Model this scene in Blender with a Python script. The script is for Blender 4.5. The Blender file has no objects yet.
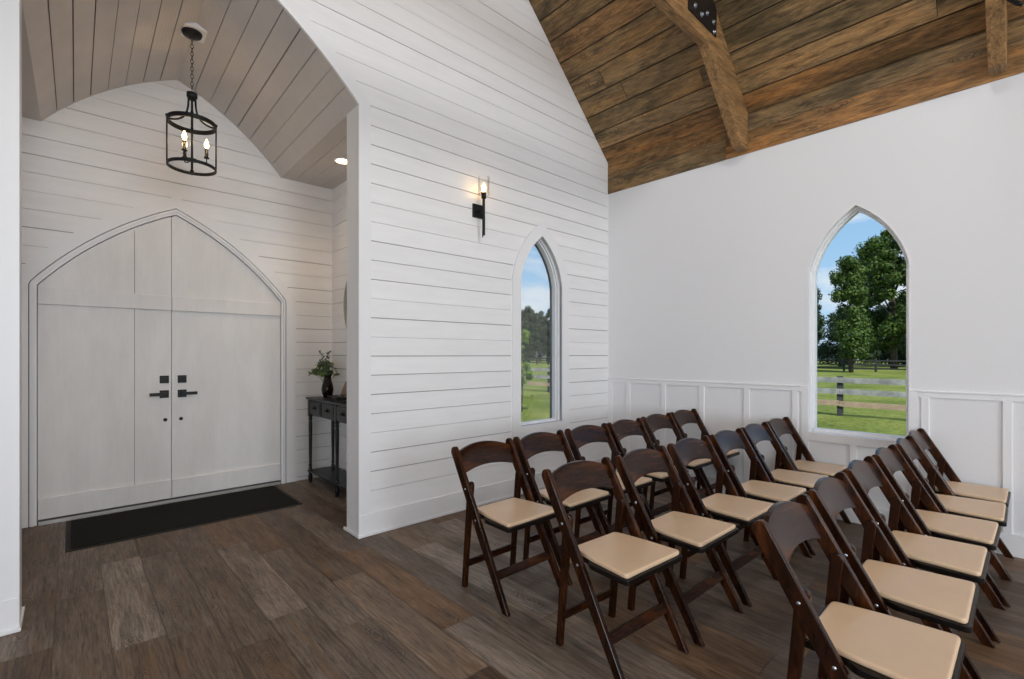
import bpy, bmesh, math, random
from math import pi, sin, cos, sqrt, hypot, atan2, floor
from mathutils import Vector, Matrix
rnd = random.Random(7)
scene = bpy.context.scene
col = scene.collection

# ------------------------------------------------------------------ measures (metres)
YA, XB, YB = 3.364, 4.613, 5.33        # shiplap wall, panelled wall, entry end wall
XL, YR = -3.18, -8.2                   # far left wall and the wall behind the camera
RZ, RX, SL = 3.576, 4.604, 0.97        # roof spring height, spring x, slope
XR0 = 0.70                             # ridge x
VZ = 3.20                              # entry flat ceiling height
VL, VR = -0.72, 2.151                  # entry side walls
GZ = -0.38                             # ground outside
PITCH = 0.1443; Z0L = 1.338            # shiplap course

# ------------------------------------------------------------------ mesh builder
class MB:
    def __init__(s): s.v = []; s.f = []; s.sm = []
    def pt(s, p): s.v.append(tuple(p)); return len(s.v) - 1
    def face(s, pts, smooth=False):
        s.f.append([s.pt(p) for p in pts]); s.sm.append(smooth)
    def box(s, x0, x1, y0, y1, z0, z1, M=None):
        c = [Vector((x, y, z)) for x in (x0, x1) for y in (y0, y1) for z in (z0, z1)]
        if M: c = [M @ q for q in c]
        b = len(s.v); s.v += [tuple(q) for q in c]
        for q in ((0,1,3,2),(4,6,7,5),(0,4,5,1),(2,3,7,6),(0,2,6,4),(1,5,7,3)):
            s.f.append([b+i for i in q]); s.sm.append(False)
    def prism(s, poly, fn, d0, d1, smooth_side=False):
        """poly of (u,w); fn(u,w,d)->point; closed solid between depths d0 and d1"""
        n = len(poly); b = len(s.v)
        for d in (d0, d1):
            for (u, w) in poly: s.v.append(tuple(fn(u, w, d)))
        s.f.append([b+i for i in range(n)]); s.sm.append(False)
        s.f.append([b+n+i for i in reversed(range(n))]); s.sm.append(False)
        for i in range(n):
            j = (i+1) % n
            s.f.append([b+i, b+n+i, b+n+j, b+j]); s.sm.append(smooth_side)
    def band(s, pa, pb, fn, d0, d1, closed=False):
        """solid strip between two matching polylines pa, pb in the (u,w) plane"""
        n = len(pa); b = len(s.v)
        for i in range(n):
            for (u, w) in (pa[i], pb[i]):
                for d in (d0, d1): s.v.append(tuple(fn(u, w, d)))
        for i in range(n if closed else n-1):
            a = b+4*i; c = b+4*((i+1) % n)
            for q in ((a, a+2, c+2, c), (a+1, c+1, c+3, a+3), (a, c, c+1, a+1), (a+2, a+3, c+3, c+2)):
                s.f.append(list(q)); s.sm.append(False)
        if not closed:
            for a in (b, b+4*(n-1)):
                s.f.append([a, a+1, a+3, a+2]); s.sm.append(False)
    def tube(s, pts, r, n=10, cap=True, closed=False):
        pts = [Vector(p) for p in pts]; m = len(pts); b = len(s.v)
        rr = r if isinstance(r, (list, tuple)) else [r]*m
        up = None
        for i, p in enumerate(pts):
            if closed: t = pts[(i+1) % m] - pts[i-1]
            else: t = pts[min(i+1, m-1)] - pts[max(i-1, 0)]
            t.normalize()
            if up is None:
                up = Vector((0, 0, 1)) if abs(t.z) < .9 else Vector((1, 0, 0))
            a = t.cross(up)
            if a.length < 1e-5: a = t.orthogonal()
            a.normalize(); c = a.cross(t).normalized(); up = c
            for k in range(n):
                g = 2*pi*k/n
                s.v.append(tuple(p + (a*cos(g) + c*sin(g))*rr[i]))
        for i in range(m if closed else m-1):
            for k in range(n):
                k2 = (k+1) % n; j = (i+1) % m
                s.f.append([b+i*n+k, b+i*n+k2, b+j*n+k2, b+j*n+k]); s.sm.append(True)
        if cap and not closed:
            s.f.append([b+k for k in range(n)][::-1]); s.sm.append(False)
            s.f.append([b+(m-1)*n+k for k in range(n)]); s.sm.append(False)
    def lathe(s, prof, c=(0, 0, 0), n=20, M=None):
        b = len(s.v); m = len(prof)
        for (r, z) in prof:
            for k in range(n):
                g = 2*pi*k/n
                q = Vector((r*cos(g), r*sin(g), z))
                if M: q = M @ q
                s.v.append((q.x+c[0], q.y+c[1], q.z+c[2]))
        for i in range(m-1):
            for k in range(n):
                k2 = (k+1) % n
                s.f.append([b+i*n+k, b+i*n+k2, b+(i+1)*n+k2, b+(i+1)*n+k]); s.sm.append(True)
        s.f.append([b+k for k in range(n)][::-1]); s.sm.append(False)
        s.f.append([b+(m-1)*n+k for k in range(n)]); s.sm.append(False)
    def build(s, name, mat, parent=None, bevel=0, seg=2, merge=True, fix=True):
        me = bpy.data.meshes.new(name)
        me.from_pydata(s.v, [], s.f)
        me.polygons.foreach_set('use_smooth', s.sm)
        me.update()
        bm = bmesh.new(); bm.from_mesh(me)
        if merge: bmesh.ops.remove_doubles(bm, verts=bm.verts, dist=1e-5)
        if fix: bmesh.ops.recalc_face_normals(bm, faces=bm.faces)
        bm.to_mesh(me); bm.free()
        me.materials.append(mat)
        o = bpy.data.objects.new(name, me); col.objects.link(o)
        if parent: o.parent = parent
        if bevel:
            m = o.modifiers.new('bevel', 'BEVEL'); m.width = bevel; m.segments = seg
            m.limit_method = 'ANGLE'; m.angle_limit = math.radians(40)
        return o

def thing(name, label, cat, loc=(0, 0, 0), rz=0, group=None):
    o = bpy.data.objects.new(name, None); col.objects.link(o)
    o.location = loc; o.rotation_euler = (0, 0, rz)
    o.empty_display_size = .1
    tag(o, label, cat, group); return o
def tag(o, label, cat, group=None):
    o['label'] = label; o['category'] = cat
    if group: o['group'] = group
    return o
def structure(o, label=None):
    o['kind'] = 'structure'
    if label: o['label'] = label
    return o
def struct_empty(name, loc=(0, 0, 0), label=None):
    o = bpy.data.objects.new(name, None); col.objects.link(o); o.location = loc
    return structure(o, label)
class Off:
    """shift a builder's points so that they are local to an empty"""
def shift(mb, loc):
    mb.v = [(a-loc[0], b-loc[1], c-loc[2]) for (a, b, c) in mb.v]; return mb
def copy_tree(o, parent=None):
    c = o.copy(); col.objects.link(c); c.parent = parent
    for ch in list(o.children): copy_tree(ch, c)
    return c

# ------------------------------------------------------------------ materials
def new_mat(name):
    m = bpy.data.materials.new(name); m.use_nodes = True
    nt = m.node_tree; nt.nodes.clear()
    out = nt.nodes.new('ShaderNodeOutputMaterial'); b = nt.nodes.new('ShaderNodeBsdfPrincipled')
    nt.links.new(b.outputs[0], out.inputs[0])
    return m, nt, b
class G:
    def __init__(s, nt): s.nt = nt
    def n(s, t, **k):
        x = s.nt.nodes.new(t)
        for a, v in k.items(): setattr(x, a, v)
        return x
    def l(s, a, b): s.nt.links.new(a, b)
    def math(s, op, a, b=None, c=None):
        x = s.n('ShaderNodeMath', operation=op)
        for i, q in enumerate((a, b, c)):
            if q is None: continue
            if isinstance(q, (int, float)): x.inputs[i].default_value = q
            else: s.l(q, x.inputs[i])
        return x.outputs[0]
    def mix(s, fac, a, b, mode='MIX'):
        x = s.n('ShaderNodeMix', data_type='RGBA', blend_type=mode)
        for i, q in ((0, fac), (6, a), (7, b)):
            if isinstance(q, (int, float)): x.inputs[i].default_value = q
            elif isinstance(q, tuple): x.inputs[i].default_value = (*q, 1) if len(q) == 3 else q
            else: s.l(q, x.inputs[i])
        return x.outputs[2]
    def ramp(s, fac, stops):
        x = s.n('ShaderNodeValToRGB'); e = x.color_ramp.elements
        while len(e) < len(stops): e.new(.5)
        for q, (p, c) in zip(e, stops):
            q.position = p; q.color = (*c, 1) if len(c) == 3 else c
        s.l(fac, x.inputs[0]); return x.outputs[0]
    def noise(s, vec, scale, detail=4, rough=.55, dist=0):
        x = s.n('ShaderNodeTexNoise'); x.inputs['Scale'].default_value = scale
        x.inputs['Detail'].default_value = detail; x.inputs['Roughness'].default_value = rough
        x.inputs['Distortion'].default_value = dist
        if vec: s.l(vec, x.inputs['Vector'])
        return x.outputs[0]
    def mapping(s, vec, loc=None, rot=None, scale=(1, 1, 1)):
        x = s.n('ShaderNodeMapping'); s.l(vec, x.inputs[0])
        if rot: x.inputs['Rotation'].default_value = rot
        x.inputs['Scale'].default_value = scale
        return x.outputs[0]
    def bump(s, h, strength, dist=.01):
        x = s.n('ShaderNodeBump'); x.inputs['Strength'].default_value = strength
        x.inputs['Distance'].default_value = dist; s.l(h, x.inputs['Height']); return x.outputs[0]

def plain(name, c, rough=.5, metal=0, spec=.5, bump=0, bscale=60, coat=0, var=0):
    m, nt, b = new_mat(name); g = G(nt)
    b.inputs['Base Color'].default_value = (*c, 1); b.inputs['Roughness'].default_value = rough
    b.inputs['Metallic'].default_value = metal; b.inputs['Specular IOR Level'].default_value = spec
    b.inputs['Coat Weight'].default_value = coat; b.inputs['Coat Roughness'].default_value = .15
    tc = g.n('ShaderNodeTexCoord').outputs['Object']
    if bump: g.l(g.bump(g.noise(tc, bscale, 5), bump, .004), b.inputs['Normal'])
    if var:
        n = g.noise(tc, 3.5, 6, .65)
        lo = tuple(q*(1-var) for q in c); hi = tuple(min(1, q*(1+var*.5)) for q in c)
        g.l(g.ramp(n, [(.35, lo), (.65, hi)]), b.inputs['Base Color'])
    return m
M = {}
M['wall'] = plain('wall_paint', (.785, .78, .795), .75, bump=.25, bscale=35)
M['gap'] = plain('board_gap', (.16, .135, .115), .9)
M['trim'] = plain('trim_paint', (.82, .815, .825), .42, bump=.05, bscale=30)
M['black'] = plain('black_iron', (.006, .006, .0065), .45, 0, .3)
M['steel'] = plain('bolt_steel', (.55, .6, .68), .3, 1)
M['darkmetal'] = plain('gusset_paint', (.018, .014, .014), .5, .4)
M['mirror'] = plain('mirror_glass', (.8, .8, .8), .03, 1)
M['paletrim'] = plain('mirror_frame_paint', (.33, .33, .27), .6)
M['brick'] = plain('exterior_boards', (.6, .6, .6), .8)
M['bracket'] = plain('bare_wood', (.36, .22, .11), .5)

# painted shiplap: faint per board tint and brush texture
m, nt, b = new_mat('shiplap_paint'); g = G(nt)
tc = g.n('ShaderNodeTexCoord').outputs['Object']; ge = g.n('ShaderNodeNewGeometry')
r = ge.outputs['Random Per Island']
base = g.ramp(r, [(0, (.80, .793, .798)), (1, (.865, .858, .865))])
n = g.noise(g.mapping(tc, scale=(1.2, 1.2, 9)), 2.2, 5)
g.l(g.mix(.5, base, g.ramp(n, [(.3, (.79, .782, .785)), (.7, (.88, .872, .878))])), b.inputs['Base Color'])
b.inputs['Roughness'].default_value = .5
g.l(g.bump(g.noise(g.mapping(tc, scale=(3, 3, 30)), 6, 5), .12, .003), b.inputs['Normal'])
M['shiplap'] = m
# door paint : worn whitewash
m, nt, b = new_mat('door_paint'); g = G(nt)
tc = g.n('ShaderNodeTexCoord').outputs['Object']
n1 = g.noise(g.mapping(tc, scale=(2.2, 2.2, .7)), 2.2, 7, .65)
n2 = g.noise(g.mapping(tc, scale=(14, 14, 1.1)), 3, 6, .7)
c1 = g.ramp(n1, [(.35, (.70, .675, .66)), (.65, (.79, .77, .755))])
c2 = g.ramp(n2, [(.36, (.70, .68, .665)), (.62, (.79, .77, .755))])
g.l(g.mix(.25, c1, c2), b.inputs['Base Color']); b.inputs['Roughness'].default_value = .42
g.l(g.bump(n2, .15, .003), b.inputs['Normal'])
M['door'] = m

def knot_rings(g, v, sc, freq, radius, rarity):
    """cathedral figure around scattered knots: ring mask and inside mask"""
    wp = g.n('ShaderNodeTexNoise'); wp.inputs['Scale'].default_value = 3.0; g.l(g.mapping(v, scale=sc), wp.inputs['Vector'])
    w2 = g.n('ShaderNodeVectorMath', operation='SCALE'); g.l(wp.outputs[1], w2.inputs[0]); w2.inputs['Scale'].default_value = .32
    ad = g.n('ShaderNodeVectorMath', operation='ADD'); g.l(g.mapping(v, scale=sc), ad.inputs[0]); g.l(w2.outputs[0], ad.inputs[1])
    vo = g.n('ShaderNodeTexVoronoi'); g.l(ad.outputs[0], vo.inputs['Vector']); vo.inputs['Scale'].default_value = 1.0
    d = vo.outputs['Distance']
    sp = g.n('ShaderNodeSeparateColor'); g.l(vo.outputs['Color'], sp.inputs[0])
    rg = g.math('GREATER_THAN', g.math('SINE', g.math('MULTIPLY', d, freq)), .1)
    ins = g.math('MULTIPLY', g.ramp(d, [(radius*.6, (1, 1, 1)), (radius, (0, 0, 0))]), g.math('GREATER_THAN', sp.outputs[0], rarity))
    return g.math('MULTIPLY', rg, ins), ins
# plank floor
m, nt, b = new_mat('plank_floor'); g = G(nt)
tc = g.n('ShaderNodeTexCoord').outputs['Object']; ge = g.n('ShaderNodeNewGeometry')
r = ge.outputs['Random Per Island']
wn = g.n('ShaderNodeTexWhiteNoise', noise_dimensions='1D'); g.l(r, wn.inputs['W'])
off = g.n('ShaderNodeVectorMath', operation='SCALE'); g.l(wn.outputs['Color'], off.inputs[0]); off.inputs['Scale'].default_value = 40
add = g.n('ShaderNodeVectorMath', operation='ADD'); g.l(tc, add.inputs[0]); g.l(off.outputs[0], add.inputs[1])
v = add.outputs[0]
plank = g.ramp(r, [(0, (.072, .046, .031)), (.2, (.158, .126, .102)), (.38, (.100, .068, .046)), (.55, (.255, .215, .180)), (.68, (.125, .097, .078)), (.84, (.165, .098, .053)), (1, (.225, .190, .162))])
fib = g.noise(g.mapping(v, scale=(42, 2.4, 1)), 2.4, 9, .75, .7)
big = g.noise(g.mapping(v, scale=(5, .9, 1)), 1.6, 4, .6, .6)
kr, ki = knot_rings(g, v, (7.5, 2.6, 1), 95, .42, .62)
c = g.mix(1, plank, g.ramp(fib, [(.34, (.38, .35, .32)), (.50, (1, 1, 1)), (.66, (1.6, 1.58, 1.55))]), 'MULTIPLY')
c = g.mix(.9, c, g.ramp(big, [(.3, (.66, .62, .58)), (.62, (1.22, 1.2, 1.18))]), 'MULTIPLY')
c = g.mix(g.math('MULTIPLY', kr, .62), c, (.055, .040, .030))
c = g.mix(g.math('MULTIPLY', g.math('GREATER_THAN', g.noise(g.mapping(v, scale=(9, .8, 1)), 2.4, 5, .6), .60), .45), c, (.17, .098, .050))
dk = g.math('LESS_THAN', g.noise(g.mapping(v, scale=(12, .9, 1)), 4, 6, .7), .35)
c = g.mix(g.math('MULTIPLY', dk, .65), c, (.04, .027, .02))
g.l(c, b.inputs['Base Color'])
g.l(g.math('ADD', .40, g.math('MULTIPLY', fib, .2)), b.inputs['Roughness']); b.inputs['Specular IOR Level'].default_value = .22
g.l(g.bump(fib, .18, .003), b.inputs['Normal'])
M['floor'] = m

# reclaimed ceiling boards
def reclaimed(name, axis, tint, rnd_stops, big_stops=[(.36, (.42, .45, .42)), (.5, (1, 1, 1)), (.66, (1.35, 1.18, .95))], knots=.5):
    m, nt, b = new_mat(name); g = G(nt)
    tc = g.n('ShaderNodeTexCoord').outputs['Object']; ge = g.n('ShaderNodeNewGeometry')
    r = ge.outputs['Random Per Island']
    wn = g.n('ShaderNodeTexWhiteNoise', noise_dimensions='1D'); g.l(r, wn.inputs['W'])
    off = g.n('ShaderNodeVectorMath', operation='SCALE'); g.l(wn.outputs['Color'], off.inputs[0]); off.inputs['Scale'].default_value = 30
    add = g.n('ShaderNodeVectorMath', operation='ADD'); g.l(tc, add.inputs[0]); g.l(off.outputs[0], add.inputs[1])
    v = add.outputs[0]
    s = [13, 13, 13]; s[axis] = 1.6
    fib = g.noise(g.mapping(v, scale=tuple(s)), 2.0, 9, .72, 1.0)
    s2 = [4, 4, 4]; s2[axis] = .9
    big = g.noise(g.mapping(v, scale=tuple(s2)), 1.3, 5, .65, .8)
    base = g.ramp(r, rnd_stops)
    c = g.mix(1, base, g.ramp(fib, [(.34, (.38, .35, .31)), (.5, (1, .99, .97)), (.66, (1.55, 1.5, 1.42))]), 'MULTIPLY')
    c = g.mix(.95, c, g.ramp(big, big_stops), 'MULTIPLY')
    s4 = [7.5, 7.5, 7.5]; s4[axis] = 2.6
    kr, ki = knot_rings(g, v, tuple(s4), 80, .46, .66)
    c = g.mix(g.math('MULTIPLY', kr, .55*knots/.5), c, (.045, .026, .013))
    s3 = [2.6, 2.6, 2.6]; s3[axis] = 1.7
    vo = g.n('ShaderNodeTexVoronoi'); wv = g.n('ShaderNodeVectorMath', operation='ADD'); nz = g.n('ShaderNodeTexNoise'); nz.inputs['Scale'].default_value = 9; g.l(v, nz.inputs['Vector']); sc_ = g.n('ShaderNodeVectorMath', operation='SCALE'); g.l(nz.outputs[1], sc_.inputs[0]); sc_.inputs['Scale'].default_value = .35; g.l(g.mapping(v, scale=tuple(s3)), wv.inputs[0]); g.l(sc_.outputs[0], wv.inputs[1]); g.l(wv.outputs[0], vo.inputs['Vector']); vo.inputs['Scale'].default_value = 1.3
    kn = g.ramp(vo.outputs['Distance'], [(0, (1, 1, 1)), (.06, (1, 1, 1)), (.15, (0, 0, 0))])
    c = g.mix(g.math('MULTIPLY', kn, knots*.8), c, (.035, .018, .010))
    hf = g.noise(g.mapping(v, scale=tuple(3 if q == axis else 30 for q in range(3))), 4, 8, .75)
    c = g.mix(.8, c, g.ramp(hf, [(.36, (.5, .48, .45)), (.62, (1.35, 1.33, 1.3))]), 'MULTIPLY')
    g.l(g.mix(1, c, tint, 'MULTIPLY'), b.inputs['Base Color'])
    b.inputs['Roughness'].default_value = .7
    g.l(g.bump(fib, .45, .006), b.inputs['Normal'])
    return m
M['ceil'] = reclaimed('reclaimed_boards', 1, (1, 1, 1),
    [(0, (.19, .118, .050)), (.3, (.255, .168, .078)), (.5, (.155, .105, .052)), (.72, (.30, .205, .105)), (.92, (.27, .140, .050)), (1, (.21, .140, .068))])
M['beam'] = reclaimed('truss_wood', 0, (1, 1, 1), [(0, (.27, .155, .066)), (1, (.28, .165, .070))], [(.3, (.85, .85, .82)), (.7, (1.12, 1.08, 1.0))], .35)

# chair wood
def lacquer(name, sc1, sc2):
    m, nt, b = new_mat(name); g = G(nt)
    tc = g.n('ShaderNodeTexCoord').outputs['Object']
    n1 = g.noise(g.mapping(tc, scale=sc1), 2.4, 5, .6, .4)
    n2 = g.noise(g.mapping(tc, scale=sc2), 2.5, 6, .7)
    c = g.ramp(n1, [(.30, (.010, .0034, .0019)), (.50, (.026, .0082, .0032)), (.74, (.095, .029, .0075))])
    c = g.mix(.55, c, g.ramp(n2, [(.35, (.35, .3, .28)), (.6, (1.25, 1.2, 1.1))]), 'MULTIPLY')
    g.l(c, b.inputs['Base Color']); b.inputs['Roughness'].default_value = .21
    b.inputs['Specular IOR Level'].default_value = .24
    b.inputs['Coat Weight'].default_value = 0; b.inputs['Coat Roughness'].default_value = .12
    return m
M['wood'] = lacquer('mahogany_lacquer', (7, 7, 1.3), (60, 30, 8))
M['wood_across'] = lacquer('mahogany_lacquer_across', (1.3, 7, 7), (8, 30, 60))
M['darkwood'] = plain('dark_seat_frame', (.006, .004, .003), .35, 0, .25)
m, nt, b = new_mat('tan_vinyl'); g = G(nt)
tc = g.n('ShaderNodeTexCoord').outputs['Object']
g.l(g.ramp(g.noise(tc, 5, 4), [(.3, (.70, .50, .325)), (.7, (.77, .555, .365))]), b.inputs['Base Color'])
b.inputs['Roughness'].default_value = .36
g.l(g.bump(g.noise(tc, 420, 3), .10, .001), b.inputs['Normal'])
M['vinyl'] = m
# entry table, mat, vase, plants
M['table'] = plain('charcoal_table_paint', (.011, .012, .013), .36, 0, .35, var=.25)
m, nt, b = new_mat('coir_mat'); g = G(nt)
tc = g.n('ShaderNodeTexCoord').outputs['Object']
n = g.noise(tc, 260, 4, .8)
g.l(g.ramp(n, [(.35, (.004, .004, .0036)), (.65, (.034, .033, .029))]), b.inputs['Base Color'])
b.inputs['Specular IOR Level'].default_value = .1; b.inputs['Roughness'].default_value = .95; g.l(g.bump(n, .6, .004), b.inputs['Normal'])
M['mat'] = m
M['rubber'] = plain('mat_edge_rubber', (.008, .008, .008), .7)
M['tan'] = plain('bleached_wood', (.36, .25, .17), .7, var=.5)
M['petal'] = plain('white_petals', (.75, .74, .66), .7)
def leafmat(name, c0, c1, transl=.25):
    m, nt, b = new_mat(name); g = G(nt)
    ge = g.n('ShaderNodeNewGeometry')
    g.l(g.ramp(ge.outputs['Random Per Island'], [(0, c0), (1, c1)]), b.inputs['Base Color'])
    b.inputs['Roughness'].default_value = .6; b.inputs['Specular IOR Level'].default_value = .25
    tr = g.n('ShaderNodeBsdfTranslucent'); g.l(g.ramp(ge.outputs['Random Per Island'], [(0, c0), (1, c1)]), tr.inputs[0])
    mx = g.n('ShaderNodeMixShader'); mx.inputs[0].default_value = transl
    g.l(b.outputs[0], mx.inputs[1]); g.l(tr.outputs[0], mx.inputs[2])
    out = [q for q in nt.nodes if q.type == 'OUTPUT_MATERIAL'][0]; g.l(mx.outputs[0], out.inputs[0])
    return m
M['leaf_oak'] = leafmat('oak_leaves', (.018, .045, .008), (.085, .145, .022))
M['leaf_dark'] = leafmat('pine_needles', (.010, .028, .010), (.035, .070, .022))
M['leaf_light'] = leafmat('sapling_leaves', (.10, .19, .03), (.22, .34, .06), .4)
M['leaf_far'] = leafmat('far_leaves', (.016, .034, .016), (.045, .075, .030))
M['euc'] = leafmat('bouquet_leaves', (.06, .12, .035), (.26, .32, .10))
M['euc2'] = leafmat('eucalyptus_leaves', (.08, .13, .10), (.16, .23, .18))
M['bark'] = plain('bark', (.055, .042, .032), .9, bump=.5, bscale=12)
M['fence'] = plain('weathered_rails', (.30, .30, .295), .85, var=.4)
M['fence_tan'] = plain('fresh_rail', (.38, .28, .195), .85, var=.3)
M['post'] = plain('dark_posts', (.045, .045, .05), .85, var=.3)
M['fence_far'] = plain('dark_far_fence', (.03, .032, .035), .85)
# grass
m, nt, b = new_mat('grass'); g = G(nt)
tc = g.n('ShaderNodeTexCoord').outputs['Object']
n1 = g.noise(tc, .35, 5, .6); n2 = g.noise(tc, 9, 8, .75)
c = g.ramp(n1, [(.35, (.115, .155, .035)), (.55, (.18, .225, .055)), (.7, (.24, .26, .08))])
c = g.mix(1, c, g.ramp(n2, [(.35, (.45, .45, .4)), (.6, (1.25, 1.2, 1.1))]), 'MULTIPLY')
g.l(c, b.inputs['Base Color']); b.inputs['Roughness'].default_value = .9
b.inputs['Specular IOR Level'].default_value = .1
g.l(g.bump(n2, .8, .08), b.inputs['Normal'])
M['grass'] = m
def emis(name, c, s):
    m, nt, b = new_mat(name)
    b.inputs['Base Color'].default_value = (*c, 1)
    b.inputs['Emission Color'].default_value = (*c, 1); b.inputs['Emission Strength'].default_value = s
    return m
M['bulb'] = emis('lit_bulb', (1, .62, .25), 9)
M['can'] = emis('lit_downlight', (1, .72, .42), 9)
def glassmat(name, tint, gl=.9, rough=0.0):
    m = bpy.data.materials.new(name); m.use_nodes = True; nt = m.node_tree; nt.nodes.clear(); g = G(nt)
    out = g.n('ShaderNodeOutputMaterial'); t = g.n('ShaderNodeBsdfTransparent'); t.inputs[0].default_value = (*tint, 1)
    q = g.n('ShaderNodeBsdfGlossy'); q.inputs['Roughness'].default_value = rough
    fr = g.n('ShaderNodeFresnel'); fr.inputs[0].default_value = 1.45
    mx = g.n('ShaderNodeMixShader'); g.l(g.math('MULTIPLY', fr.outputs[0], gl), mx.inputs[0])
    g.l(t.outputs[0], mx.inputs[1]); g.l(q.outputs[0], mx.inputs[2]); g.l(mx.outputs[0], out.inputs[0])
    return m
M['glass'] = glassmat('window_glass', (.98, .99, .985), .08)
M['shade'] = glassmat('clear_shade_glass', (.985, .985, .985), .35)
M['vase'] = glassmat('smoked_glass', (.35, .24, .17), 1)

# ------------------------------------------------------------------ pointed arch
class Arch:
    def __init__(s, c, hw, zs, za, sag):
        s.c, s.hw, s.zs, s.za = c, hw, zs, za
        L = hypot(hw, za-zs); s.R = (L*L/4+sag*sag)/(2*sag)
        nx, nz = (za-zs)/L, hw/L
        s.cx = hw/2-nx*(s.R-sag); s.cz = (zs+za)/2-nz*(s.R-sag)
        s.t0 = atan2(zs-s.cz, hw-s.cx)
    def top(s, d=0): return s.cz+sqrt((s.R+d)**2-s.cx**2)
    def half(s, z, d=0):
        if z <= s.zs+d*sin(s.t0): return s.hw+d*cos(s.t0)
        return max(0, s.cx+sqrt(max(0, (s.R+d)**2-(z-s.cz)**2)))
    def arc(s, d=0, n=16):
        t1 = atan2(s.top(d)-s.cz, -s.cx)
        return [(s.cx+(s.R+d)*cos(s.t0+(t1-s.t0)*i/n), s.cz+(s.R+d)*sin(s.t0+(t1-s.t0)*i/n)) for i in range(n+1)]
    def line(s, zb, d=0, n=16, bottom=None):
        """polyline left foot - apex - right foot"""
        a = s.arc(d, n); zb2 = zb if bottom is None else bottom
        r = [(s.hw+d, zb2), (s.hw+d*1.0, s.zs)]+a
        r[-1] = (0, r[-1][1])
        return [(s.c-x, z) for x, z in r]+[(s.c+x, z) for x, z in reversed(r[:-1])]

fA = lambda u, w, d: (u, YA+d, w)
fE = lambda u, w, d: (u, YB+d, w)
ANG = 0.0106
fB = lambda u, w, d: (XB+d*cos(ANG)+(YA-u)*sin(ANG), u, w)      # right wall, u = y
fV = lambda u, w, d: (VR+d, u, w)
fVL = lambda u, w, d: (VL-d, u, w)

def rows(mb, fn, zs, bounds, holes, d0, d1, solid=False, seglen=None):
    """trapezoid strips between successive zs. bounds(z)->(lo,hi); holes: (zb,zt,f(z)->(lo,hi))"""
    for z0, z1, g0 in zs:
        br = {z0, z1}
        for zb, zt, f in holes:
            for q in (zb, zt):
                if z0 < q < z1: br.add(q)
        br = sorted(br)
        for a, b in zip(br[:-1], br[1:]):
            e = min(1e-4, (b-a)/4); zm = (a+b)/2
            la, ha = bounds(a+e); lb, hb = bounds(b-e)
            cuts = []
            for zb, zt, f in holes:
                if zb <= zm <= zt: cuts.append((f(a+e), f(b-e)))
            cuts.sort(key=lambda q: q[0][0])
            xa, xb = la, lb
            segs = []
            for (c0, c1) in cuts:
                segs.append(((xa, c0[0]), (xb, c1[0]))); xa, xb = c0[1], c1[1]
            segs.append(((xa, ha), (xb, hb)))
            for (p, q) in segs:
                if p[1]-p[0] < 1e-3 and q[1]-q[0] < 1e-3: continue
                if p[1] < p[0]: p = ((p[0]+p[1])/2,)*2
                if q[1] < q[0]: q = ((q[0]+q[1])/2,)*2
                poly = [(p[0], a), (p[1], a), (q[1], b), (q[0], b)]
                if solid: mb.prism(poly, fn, d0, d1)
                else: mb.face([fn(u, w, d0) for u, w in poly])
def courses(zlo, zhi, seed, extra=()):
    r = random.Random(seed); k = math.ceil((zlo-Z0L)/PITCH-1e-6)
    cuts = [(zlo, 0)]
    z = Z0L+k*PITCH
    while z < zhi-.01:
        if z > zlo+.03: cuts.append((z, r.choice((.0022, .003, .004, .0048, .0056))))
        z += PITCH
    cuts.append((zhi, 0)); out = []
    for (a, ga), (b, gb) in zip(cuts[:-1], cuts[1:]):
        lo, hi = a+ga/2, b-gb/2
        xs = sorted({lo, hi, *[q for q in extra if lo < q < hi]})
        out += [(p, q, 0) for p, q in zip(xs[:-1], xs[1:])]
    return out
def fine(zlo, zhi, n, extra=()):
    zs = sorted({zlo+(zhi-zlo)*i/n for i in range(n+1)} | {q for q in extra if zlo < q < zhi})
    return [(a, b, 0) for a, b in zip(zs[:-1], zs[1:])]

# openings
aO = Arch(.680, .873, 3.19, 3.865, .050)      # entry opening in the shiplap wall
aV = Arch(.714, .894, VZ, 3.876, .070)        # barrel at the end wall
aD = Arch(.7035, .908, 1.90, 2.635, .070)      # door leaves
aWA = Arch(3.490, .298, 2.06, 2.541, .058)    # window in shiplap wall
aWB = Arch(.974, .331, 2.05, 2.551, .060)     # window in right wall
WA_B, WB_B = .655, .69
XO0, XO1 = aO.c-aO.hw, aO.c+aO.hw

# ------------------------------------------------------------------ shiplap wall (wall_back)
def gable(z):
    if z < RZ: return (XL, XB)
    d = (z-RZ)/SL
    return (2*XR0-RX+d, RX-d)
ZR = RZ+(RX-XR0)*SL
holesA = [(0, aO.top(.04), lambda z: (aO.c-aO.half(z, .04), aO.c+aO.half(z, .04))),
          (WA_B-.04, aWA.top(.04), lambda z: (aWA.c-aWA.half(z, .04), aWA.c+aWA.half(z, .04)))]
holesA2 = [(0, aO.top(.06), lambda z: (aO.c-aO.half(z, .06), aO.c+aO.half(z, .06))), (WA_B-.005, aWA.top(.005), lambda z: (aWA.c-aWA.half(z, .005), aWA.c+aWA.half(z, .005)))]
holesA0 = [(0, aO.top(), lambda z: (aO.c-aO.half(z), aO.c+aO.half(z))),
          (WA_B, aWA.top(), lambda z: (aWA.c-aWA.half(z), aWA.c+aWA.half(z)))]
mb = MB()
rows(mb, fA, courses(.165, ZR, 3, (3.18, RZ, aWA.zs)), gable, holesA, 0, .012, True)
wall_back = structure(mb.build('wall_back', M['shiplap'], merge=False), 'white painted shiplap wall with entry arch and pointed window')
mb = MB()
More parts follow.
